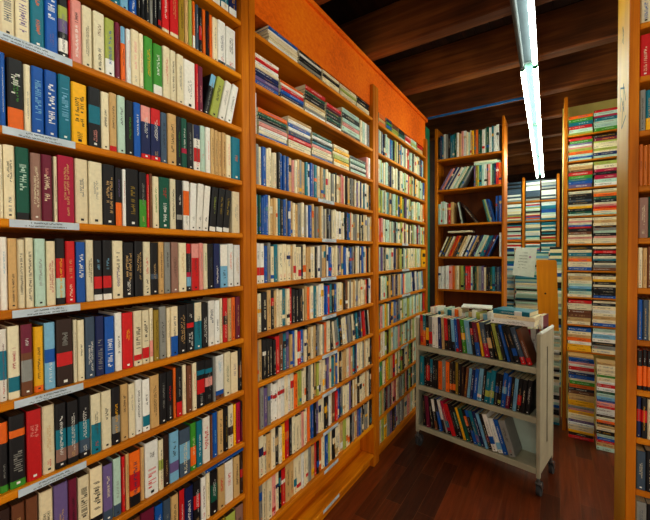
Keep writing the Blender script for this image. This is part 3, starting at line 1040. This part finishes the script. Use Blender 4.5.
# =================================================================== RIGHT BOOKCASE
def build_right_bookcase():
    Y = 1.73
    px = [(24, 'cc'), (77, 'rm'), (131, 'stjc'), (186, 'iiii'), (238, 'fd'), (288, 'ceue'), (340, 'bjce'), (390, 'oooo'), (438, 'nkce'), (490, 'jkm'), (541, 'skb')]
    zs = [hit(637.5, y, 1, Y).z for y, _ in px]
    X0 = hit(637.3, 250, 1, Y).x
    zs2 = zs + [zs[-1] - 0.19, zs[-1] - 0.38]
    root, posts = face_bookcase('bookcase', 'pine bookcase at the right edge showing its pale inked side panel', X0, X0 + 0.62, Y, 0.29, zs2, 2.97, 0.029, M['post'], M['across'], nose=0.022, leftmat=M['sidewood'])
    # thin darker lipping along the front of the panel
    m = MB()
    cx = X0 + 0.31
    m.box(X0 - 0.029 - cx, X0 - cx, -0.012, -0.0045, 0.0, 2.97, bev=0.002)
    lp = m.build('front_lipping', M['post'], posts[0])
    # pen strokes on the outer face
    m = MB()
    rnd = random.Random(12)
    xs = X0 - 0.0294 - cx

    def stroke(a, b, t=0.0065):
        a, b = Vector((xs, a[0], a[1])), Vector((xs, b[0], b[1]))
        d = (b - a).normalized()
        q = Vector((0, -d.z, d.y)) * t / 2
        m.face([a - q, a + q, b + q, b - q])
    base = 2.17
    for (a, b) in (((.06, .0), (.12, .09)), ((.12, .09), (.10, -.03)), ((.10, -.03), (.17, .05)), ((.05, -.06), (.16, -.08)), ((.16, -.08), (.12, .02)), ((.09, .06), (.2, .1)), ((.2, .1), (.19, .0)),
                   ):
        stroke((a[0], base + a[1]), (b[0], base + b[1]))
    m.build('ink_mark', M['greenink'], posts[0])['label'] = 'dark green pen scribble'
    m = MB()
    for (a, b) in (((.13, .25), (.15, .33)), ((.15, .33), (.12, .29)), ((.12, .29), (.16, .27))):
        stroke((a[0], base + a[1]), (b[0], base + b[1]))
    m.build('ink_mark', M['greenink'], posts[0])['label'] = 'dark green pen scribble'
    g = 'books in the bookcase at the right edge'
    for i, (y, s) in enumerate(px):
        rnd = random.Random(i + 300)
        x = X0 + 0.004
        for j, ch in enumerate(s):
            w = rnd.uniform(0.026, 0.034) if len(s) < 4 else rnd.uniform(0.011, 0.017)
            ops = []
            if y == 186:
                ops = ['tz46']
            if y == 390:
                ops = ['bk69', 'bk01', 'tw78']
            if y == 131 and j == 1:
                ops = ['by03']
            if y == 438:
                ops = ['br47'] if j < 2 else []
            if y == 340 and j == 0:
                ops = ['bb09']
            lbl = f"{colour_phrase(ch, ops)} book, {ordw(j + 1)} from the pale panel, {ordw(i + 1)} shelf, right-edge bookcase"
            put_book('hardcover_book', lbl, 'book', g, w, 0.153 * rnd.uniform(0.95, 1.0), 0.12, ch, ops, (x + w / 2, Y + 0.008, zs[i]), RZ, 0.0, rnd, child=False)
            x += w + 0.0008


# =================================================================== BOOK CART
def build_cart():
    A = math.radians(-11.4)
    O = Vector((0.168, 2.800, 0))
    U = Vector((math.cos(A), math.sin(A), 0))
    V = Vector((-math.sin(A), math.cos(A), 0))
    W, Dp = 0.895, 0.35
    root = empty('book_cart', O, A)
    tag(root, 'beige metal three-shelf book cart on casters loaded with hardbacks, centre of the aisle', 'cart')
    zt = [0.838, 0.515, 0.187]
    for z in zt:
        m = MB()
        m.box(0.024, W - 0.024, 0.008, Dp - 0.008, z - 0.012, z)                  # deck
        m.box(0.024, W - 0.024, 0.0, 0.008, z - 0.038, z + 0.002, bev=0.002)       # front lip
        m.box(0.024, W - 0.024, Dp - 0.008, Dp, z - 0.038, z + 0.002, bev=0.002)
        m.build('shelf', M['cart'], root)
    for u in (0.0, W - 0.024):
        for v in (0.0, Dp - 0.024):
            m = MB()
            m.box(u, u + 0.024, v, v + 0.024, 0.125, 1.06, bev=0.003)
            m.build('corner_post', M['cart'], root)
    for u, s in ((0.002, 0), (W - 0.012, 1)):
        m = MB()
        # sheet with a long upright slot
        v0, v1, vs0, vs1 = 0.024, Dp - 0.024, Dp * 0.48, Dp * 0.56
        z0, z1, zs0, zs1 = 0.15, 1.05, 0.30, 0.95
        m.box(u, u + 0.010, v0, vs0, z0, z1)
        m.box(u, u + 0.010, vs1, v1, z0, z1)
        m.box(u, u + 0.010, vs0, vs1, z0, zs0)
        m.box(u, u + 0.010, vs0, vs1, zs1, z1)
        e = m.build('end_panel', M['cart'], root)
        m = MB()
        m.cyl((u + 0.005, 0.012, 1.062), (u + 0.005, Dp - 0.012, 1.062), 0.011, 12)
        h = m.build('lit_top_rail', M['paper'], e)  # white colour carries the bright light on the panel's top edge
        h['label'] = 'rounded top edge coloured as brightly lit'
        m = MB()
        m.box(u + 0.003, u + 0.007, vs0, vs1, zs0, zs1)
        m.build('slot_lining', M['dark'], e)
    for z, h in ((zt[1], 0.24), (zt[2], 0.225)):
        m = MB()
        m.box(0.024, W - 0.024, Dp * 0.54, Dp * 0.54 + 0.006, z, z + h)
        m.build('divider_panel', M['cartpanel'], root)
    for u in (0.012, W - 0.012):
        for v in (0.012, Dp - 0.012):
            m = MB()
            m.cyl((u, v, 0.085), (u, v, 0.135), 0.010, 10)
            m.box(u - 0.018, u + 0.018, v - 0.016, v + 0.016, 0.088, 0.098, bev=0.002)
            for s in (-1, 1):
                m.face([(u + 0.015 * s, v - 0.016, 0.09), (u + 0.015 * s, v + 0.016, 0.09), (u + 0.015 * s, v + 0.045, 0.042), (u + 0.015 * s, v + 0.025, 0.036)])
                m.face([(u + 0.017 * s, v + 0.025, 0.036), (u + 0.017 * s, v + 0.045, 0.042), (u + 0.017 * s, v + 0.016, 0.09), (u + 0.017 * s, v - 0.016, 0.09)])
            c = m.build('caster', M['steel'], root)
            m = MB()
            m.cyl((u - 0.012, v + 0.028, 0.0455), (u + 0.012, v + 0.028, 0.0455), 0.045, 22)
            m.cyl((u - 0.014, v + 0.028, 0.0455), (u + 0.014, v + 0.028, 0.0455), 0.016, 14)
            m.build('wheel', M['rubber'], c)

    def P(u, v, z):
        return O + U * u + V * v + Vector((0, 0, z))
    rz = A + RZ
    rnd = random.Random(61)
    g = 'hardbacks on the book cart'

    def cart_row(spec, u0, u1, z, v, Hh, where, leanfun, D=0.155, hj=0.1, gap=0.0, name='hardcover_book'):
        items = [s.split() for s in spec.split('|')]
        n = len(items)
        ws = [float(s[0]) * 0.01 for s in items]
        hs = [Hh * rnd.uniform(1 - hj, 1) for s in items]
        lns = [math.radians(leanfun(i / n)) for i in range(n)]
        ws, cs = pack(ws, hs, lns, u0, u1)
        for i, s in enumerate(items):
            lbl = f"{colour_phrase(s[1], s[2:])} hardback, {ordw(i + 1)} from left, {where}"
            put_book(name, lbl, 'book', g, ws[i], hs[i], D, s[1], s[2:], P(cs[i], v + rnd.uniform(0, 0.012), z), rz, lns[i], rnd)
    cart_row("3 o br13 br89|3 t bo05|3 k by26|3.4 s br15|3.4 w tk48|2 w|3 n tw38|2.4 e tk28|3.4 r bk03|3 k te38|2.6 h bk03|2.4 b br01|2.4 m tk48|3.6 g by46|4.2 h tw38|2.6 k br68|3.6 m bb04|2 y|4.2 j bx04|3.2 k be36|2 k|2.6 l tk28|2 k tw48|2.2 b|2.4 k te48|3.4 k bb24 te58|3.4 j br02|3.4 u br02",
             0.03, 0.845, zt[0] + 0.003, 0.008, 0.25, 'front row on the cart top shelf', lambda f: -1 - 21 * max(0.0, f - 0.15) ** 1.3 * 1.1, hj=0.06)
    cart_row("3.4 t te48|2.2 k|3 k br27|2.4 k bt59|2.2 k tw38|2.2 k|3.4 o tk28|3 s tw38|3 o tk37|2.4 z bo13|2.4 k bo13|2.2 q tk48|2.2 k te38|2.2 z te48|2 u|2.2 h tn38|2.2 n tw38|2.6 b tw27|3 h bw12|2 k|3 t bl24 tw58|3.2 t bl24|2.6 k bb46|2 k bl12|3 b bh46|2.4 m bb49|2 k|2.2 h tb38|2.6 k br25|2.6 k|3 k tw38",
             0.032, 0.85, zt[1] + 0.003, 0.008, 0.243, 'cart middle shelf', lambda f: 0 if f < 0.45 else 5, hj=0.1)
    cart_row("2.4 k|3 m tk37|2.4 k|2.6 k bw69 bu03|2.2 b bk69|2.4 w bk04|2.8 x bt24 bk01|3.2 r tk38|2.4 k ts38|2.6 k bd48|2 y|2.8 d tk38|2.4 k bo58|2.6 b bk48|2.4 t bv13|2.6 n tw38|2 h|2.6 k bm24|3.4 w bb24|3.2 w bh13|3.2 b tw38|4.6 s",
             0.05, 0.745, zt[2] + 0.003, 0.008, 0.25, 'cart bottom shelf', lambda f: -2 - 16 * min(1.0, f / 0.3), hj=0.08)
    # back row, seen over the front one
    cart_row("4 r bw79|3 w|3 t|3 e|3 a|3.6 t|3 w|3 o bc36|3 c|3 w tk38|3 a|3 e|3 w|3 l|3 c|3 h|3 w", 0.03, 0.53, zt[0] + 0.003, 0.186, 0.305, 'back row on the cart top shelf', lambda f: -2, D=0.145, hj=0.2)
    cart_row("3 c|3 m|3 w|3 s|3.4 x|3 w", 0.60, 0.83, zt[0] + 0.003, 0.186, 0.22, 'back row behind the flat pile on the cart', lambda f: -2, D=0.145, hj=0.06)
    # flat pile on the front row
    zp = zt[0] + 0.2545
    for (lbl, c, L, t, d, u, v, dr, ops) in (
            ('large white hardback lying lowest on the cart row, dark lettering', 'w', 0.27, 0.036, 0.20, 0.715, 0.03, 0.05, ('tz28',)),
            ('cream hardback lying second in the flat pile on the cart', 'c', 0.255, 0.028, 0.19, 0.725, 0.035, 0.02, ('tk36',)),
            ('teal covered hardback lying on top of the flat pile on the cart', 't', 0.235, 0.03, 0.18, 0.705, 0.04, -0.06, ('bw68',))):
        flat_book(lbl, c, 'hardcover_book', L, t, d, P(u, v, zp), rz + dr, rnd, g, ops, child=True)
        zp += t + 0.0006
    # a few lying further along, on the back row
    zb = zt[0] + 0.3095
    flat_book('slim white hardback lying on the back row of the cart', 'w', 'hardcover_book', 0.22, 0.014, 0.15, P(0.40, 0.23, zb), rz + 0.3, rnd, g, (), child=True)
    put_book('hardcover_book', 'red and white hardback propped at the far end of the cart top', 'book', g, 0.03, 0.31, 0.145, 'm', ['bw79'], P(0.85, 0.186, zt[0] + 0.003), rz, 0.0, rnd)


# =================================================================== FAR CORNER
def build_far_corner():
    # far case of flat stacks
    Y = 6.1
    sy = [200.8, 220.6, 240.5, 260.5, 281, 301]
    zs = [hit(530, y, 1, Y).z for y in sy] + [0.35, 0.05]
    xa, xb, xc = hit(506, 210, 1, Y).x, hit(523, 210, 1, Y).x, hit(558, 210, 1, Y).x
    root = empty('bookcase', ((xa + xc) / 2, Y, 0))
    tag(root, 'far bookcase of flat stacks seen at the end of the corridor', 'bookcase')
    cx = (xa + xc) / 2
    top = hit(530, 178, 1, Y).z
    for x in (xa - 0.03, xb - 0.012, xc - 0.015):
        m = MB()
        m.box(x - cx, x + 0.034 - cx, 0, 0.28, 0, top + 0.02, bev=0.003)
        m.build('side_post', M['post'], root)
    m = MB()
    m.box(xa - cx, xc - cx, 0.27, 0.285, 0.02, top)
    m.build('back_panel', M['back'], root)
    for z in zs:
        for a, b in ((xa + 0.005, xb - 0.013), (xb + 0.023, xc - 0.016)):
            m = MB()
            m.box(a - cx, b - cx, 0.004, 0.268, z - 0.02, z)
            m.build('shelf', M['across'], root)
    rnd = random.Random(8)
    pal = 'wwchtwkcsaortcbwcplt'
    for i, z in enumerate(zs[:6]):
        ztop = (zs[i - 1] - 0.02) if i else top - 0.02
        for a, b in ((xa + 0.012, xb - 0.02), (xb + 0.03, (xb + xc) / 2 + 0.003), ((xb + xc) / 2 + 0.012, xc - 0.022)):
            n = rnd.randint(10, 13)
            t = (ztop - z) * 0.95 / n
            for j in range(n):
                ch = rnd.choice(pal if i else 'jjskw')
                mass_flat(ch, (b - a) * rnd.uniform(0.9, 1), t * 0.97, 0.13, ((a + b) / 2, Y + 0.006 + rnd.uniform(0, 0.01), z + t * j + 0.0005), RZ, rnd)
    # free-standing piles before it
    g = 'books in the piles along the corridor'
    CORRIDOR = list("aacwctksahwbackcw")
    for (count, x0, x1, ytop, Yf, w) in (
            (62, 504.5, 514, 248, 4.95, "the corridor pile against the tall bookcase post"),
            (62, 515, 538.5, 277.5, 4.75, "the corridor pile under the paper notice"),
            (48, 549.5, 563.5, 247, 4.95, "the corridor pile behind the plank"),
            (60, 515, 548.5, 252, 5.0, "the corridor pile behind the notice")):
        Xa, Xb = hit(x0, 280, 1, Yf).x, hit(x1, 280, 1, Yf).x
        zt = hit((x0 + x1) / 2, ytop, 1, Yf).z
        rnd = random.Random(int(x0))
        cols = [rnd.choice(CORRIDOR) for _ in range(count)]
        pile(cols, Xb - Xa, 0.15, zt, ((Xa + Xb) / 2, Yf, 0.0006), RZ, rnd, w, g, jitter=0.012, turn=0.06, mass=True)
        if ytop == 277.5:
            ztB = zt
    # loose white papers topping the piles behind the plank
    # pile in front that carries the plank
    Yp = 3.86
    Xa, Xb = hit(545, 330, 1, Yp).x, hit(560, 330, 1, Yp).x
    zt = hit(555, 331, 1, Yp).z
    rnd = random.Random(31)
    cols = [rnd.choice(CORRIDOR) for _ in range(36)]
    pile(cols, Xb - Xa, 0.15, zt, ((Xa + Xb) / 2, Yp - 0.02, 0.0006), RZ, rnd, "the pile carrying the wooden plank", g, jitter=0.008, turn=0.05, mass=True)
    # plank
    x0, x1 = hit(536, 300, 1, Yp).x, hit(556.5, 300, 1, Yp).x
    ztop = hit(546, 260, 1, Yp).z
    m = MB()
    w = x1 - x0
    hgt = ztop - zt - 0.0008
    hx, hz, r = -w / 2 + w * 0.46, hgt * 0.52, 0.008
    sh = 0.02      # foot drifts to the right
    pts = [(-w / 2 + 0.012, hgt), (-w / 2, hgt - 0.012), (-w / 2 + sh, 0), (w / 2 + sh, 0), (w / 2, hgt - 0.012), (w / 2 - 0.012, hgt)]
    m.face([(x, 0, z) for x, z in pts])
    m.face([(x, 0.022, z) for x, z in pts][::-1])
    for (xa_, za_), (xb_, zb_) in zip(pts, pts[1:] + pts[:1]):
        m.face([(xb_, 0, zb_), (xa_, 0, za_), (xa_, 0.022, za_), (xb_, 0.022, zb_)])
    o = m.build('wooden_plank', M['board'], None, ((x0 + x1) / 2, Yp, zt + 0.002))
    tag(o, 'orange-brown wooden plank with a dark knot standing upright behind the cart', 'plank')
    m = MB()
    m.cyl((hx, -0.001, hz), (hx, 0.004, hz), r, 16)
    m.build('knot', M['dark'], o)
    # notice leaning on the pile
    Yn = 4.775
    c = [hit(*q, 1, Yn) for q in ((516, 247), (537, 247.5), (534, 277), (512.5, 274.5))]
    nx, nz = 6, 6
    m = MB()
    cen = sum(c, Vector()) / 4
    grid = []
    for j in range(nz + 1):
        for i in range(nx + 1):
            a, b = i / nx, j / nz
            p = (c[0] * (1 - a) + c[1] * a) * (1 - b) + (c[3] * (1 - a) + c[2] * a) * b
            p = p - cen
            p.y += 0.02 * math.sin(a * 3.0) + 0.03 * (1 - b) - 0.02
            grid.append(p)
    for j in range(nz):
        for i in range(nx):
            q = [grid[j * (nx + 1) + i], grid[(j + 1) * (nx + 1) + i], grid[(j + 1) * (nx + 1) + i + 1], grid[j * (nx + 1) + i + 1]]
            m.face(q)
    low = min(p.z for p in grid)
    sgn = m.build('paper_notice', M['paper'], None, Vector((cen.x, cen.y, ztB - low + 0.001)))
    tag(sgn, 'white paper notice with lines of grey print propped above the corridor books', 'notice')
    m = MB()
    rnd = random.Random(2)

    def bil(a, b):
        p = (c[0] * (1 - a) + c[1] * a) * (1 - b) + (c[3] * (1 - a) + c[2] * a) * b - cen
        p.y += 0.02 * math.sin(a * 3.0) + 0.03 * (1 - b) - 0.023
        return p
    for k, (a0, a1) in enumerate(((0.35, 0.6), (0.2, 0.62), (0.24, 0.62), (0.2, 0.62), (0.24, 0.62), (0.2, 0.62))):
        b = 0.2 + k * 0.105
        p, q = bil(a0, b), bil(a1, b)
        d = (q - p)
        marks(m, p, d.normalized(), (0, 0, 1), d.length, 0.014, (0, 0, 0), 0, rnd, dense=0.8)
    m.build('printed_lines', M['greyink'], sgn)
    m = MB()
    p = bil(0.72, 0.32)
    m.cyl(p, p + Vector((0, -0.001, 0)), 0.012, 12)
    m.build('pink_mark', flat_mat('pink_ink', (206, 140, 190)), sgn)


# =================================================================== LIGHTS
def build_lights():
    Z = 2.70
    L = 1.2
    pth = lambda y: 0.99 - (y - 2.0) * 0.016
    ang = math.atan(0.016)
    starts = [(-1.155, 2), (0.045, 2), (1.245, 1), (2.452, 2), (3.66, 2), (4.865, 2)]
    what = ['hanging behind the aisle entrance', 'over the front of the aisle', 'overhead with one tube dark, before the first tube joint', 'between the two tube joints over the cart', 'beyond the second tube joint past the tall bookcase', 'last in the line above the corridor end']
    for i, (y, n) in enumerate(starts):
        yc = y + L / 2
        root = empty('fluorescent_light', (pth(yc), yc, Z), ang)
        tag(root, f'fluorescent strip light {what[i]}', 'light')
        h = L / 2 - 0.004
        m = MB()
        # tray housing, sloping sides
        for (xa, za, xb, zb) in ((-0.045, 0.05, 0.045, 0.05), (-0.045, 0.012, -0.045, 0.05), (0.045, 0.012, 0.045, 0.05), (-0.028, 0.02, -0.045, 0.012), (0.028, 0.02, 0.045, 0.012), (-0.028, 0.02, 0.028, 0.02)):
            m.face([(xa, -h, za), (xb, -h, zb), (xb, h, zb), (xa, h, za)], mat=(1 if n == 2 else 2) if max(za, zb) < 0.03 else 0)
        for s in (-h, h):
            m.face([(-0.045, s, 0.05), (0.045, s, 0.05), (0.045, s, 0.012), (0.028, s, 0.02), (-0.028, s, 0.02), (-0.045, s, 0.012)])
        m.build('housing', [M['fixture'], M['tray'], M['graytray']], root)
        for k, x in enumerate((-0.033, 0.033)):
            m = MB()
            m.cyl((x, -h + 0.02, -0.004), (x, h - 0.02, -0.004), 0.0125, 12)
            lit = not (n == 1 and k == 0)
            t = m.build('tube', (M['tubefar'] if i >= 3 else M['tube']) if lit else M['deadtube'], root)
            if not lit:
                t['label'] = 'unlit grey tube'
            for s in (-1, 1):
                m = MB()
                m.box(x - 0.012, x + 0.012, s * h - 0.012 if s > 0 else -h, h if s > 0 else -h + 0.012, -0.018, 0.018)
                m.build('lamp_holder', M['greenpaint'] if lit else M['steel'], root)
        for s in (-0.45, 0.45):
            m = MB()
            m.cyl((0, s, 0.05), (0, s, 3.28 - Z), 0.004, 6)
            m.build('hanger', M['steel'], root)


build_setting()
build_bookcases()
build_front_books()
build_second_bay()
fill_rows()
build_back_bookcase()
build_stack_case()
build_right_bookcase()
build_cart()
build_far_corner()
o = FLATMASS.build('stacked_books', [M['cover'], M['page']])
tag(o, 'flat stacks of mixed books along the corridor and in the far bookcase', 'books', None, 'stuff')
build_lights()

# ------------------------------------------------------------------ camera
cam = bpy.data.cameras.new('camera')
cam.sensor_width = 36.0
cam.sensor_fit = 'HORIZONTAL'
cam.lens = F / 650 * 36.0
cam.clip_start = 0.01
co = bpy.data.objects.new('camera', cam)
COLL.objects.link(co)
co.matrix_world = Matrix.Translation(CAM) @ Matrix((RT, UP, -FW)).transposed().to_4x4()
scene.camera = co

# ------------------------------------------------------------------ ambient and look
w = bpy.data.worlds.new('ambient')
scene.world = w
w.use_nodes = True
bg = w.node_tree.nodes['Background']
bg.inputs['Color'].default_value = (1.0, 0.89, 0.72, 1)
bg.inputs['Strength'].default_value = 1.0

def area(name, loc, rot, sx, sy, power, col):
    l = bpy.data.lights.new(name, 'AREA')
    l.shape = 'RECTANGLE'
    l.size, l.size_y = sx, sy
    l.energy = power
    l.color = col
    o = bpy.data.objects.new(name, l)
    COLL.objects.link(o)
    o.location = loc
    o.rotation_euler = rot
    return o

scene.view_settings.view_transform = 'Standard'
scene.view_settings.look = 'None'
scene.view_settings.exposure = 0.45
scene.view_settings.gamma = 0.92
try:
    scene.cycles.use_denoising = True
except Exception:
    pass
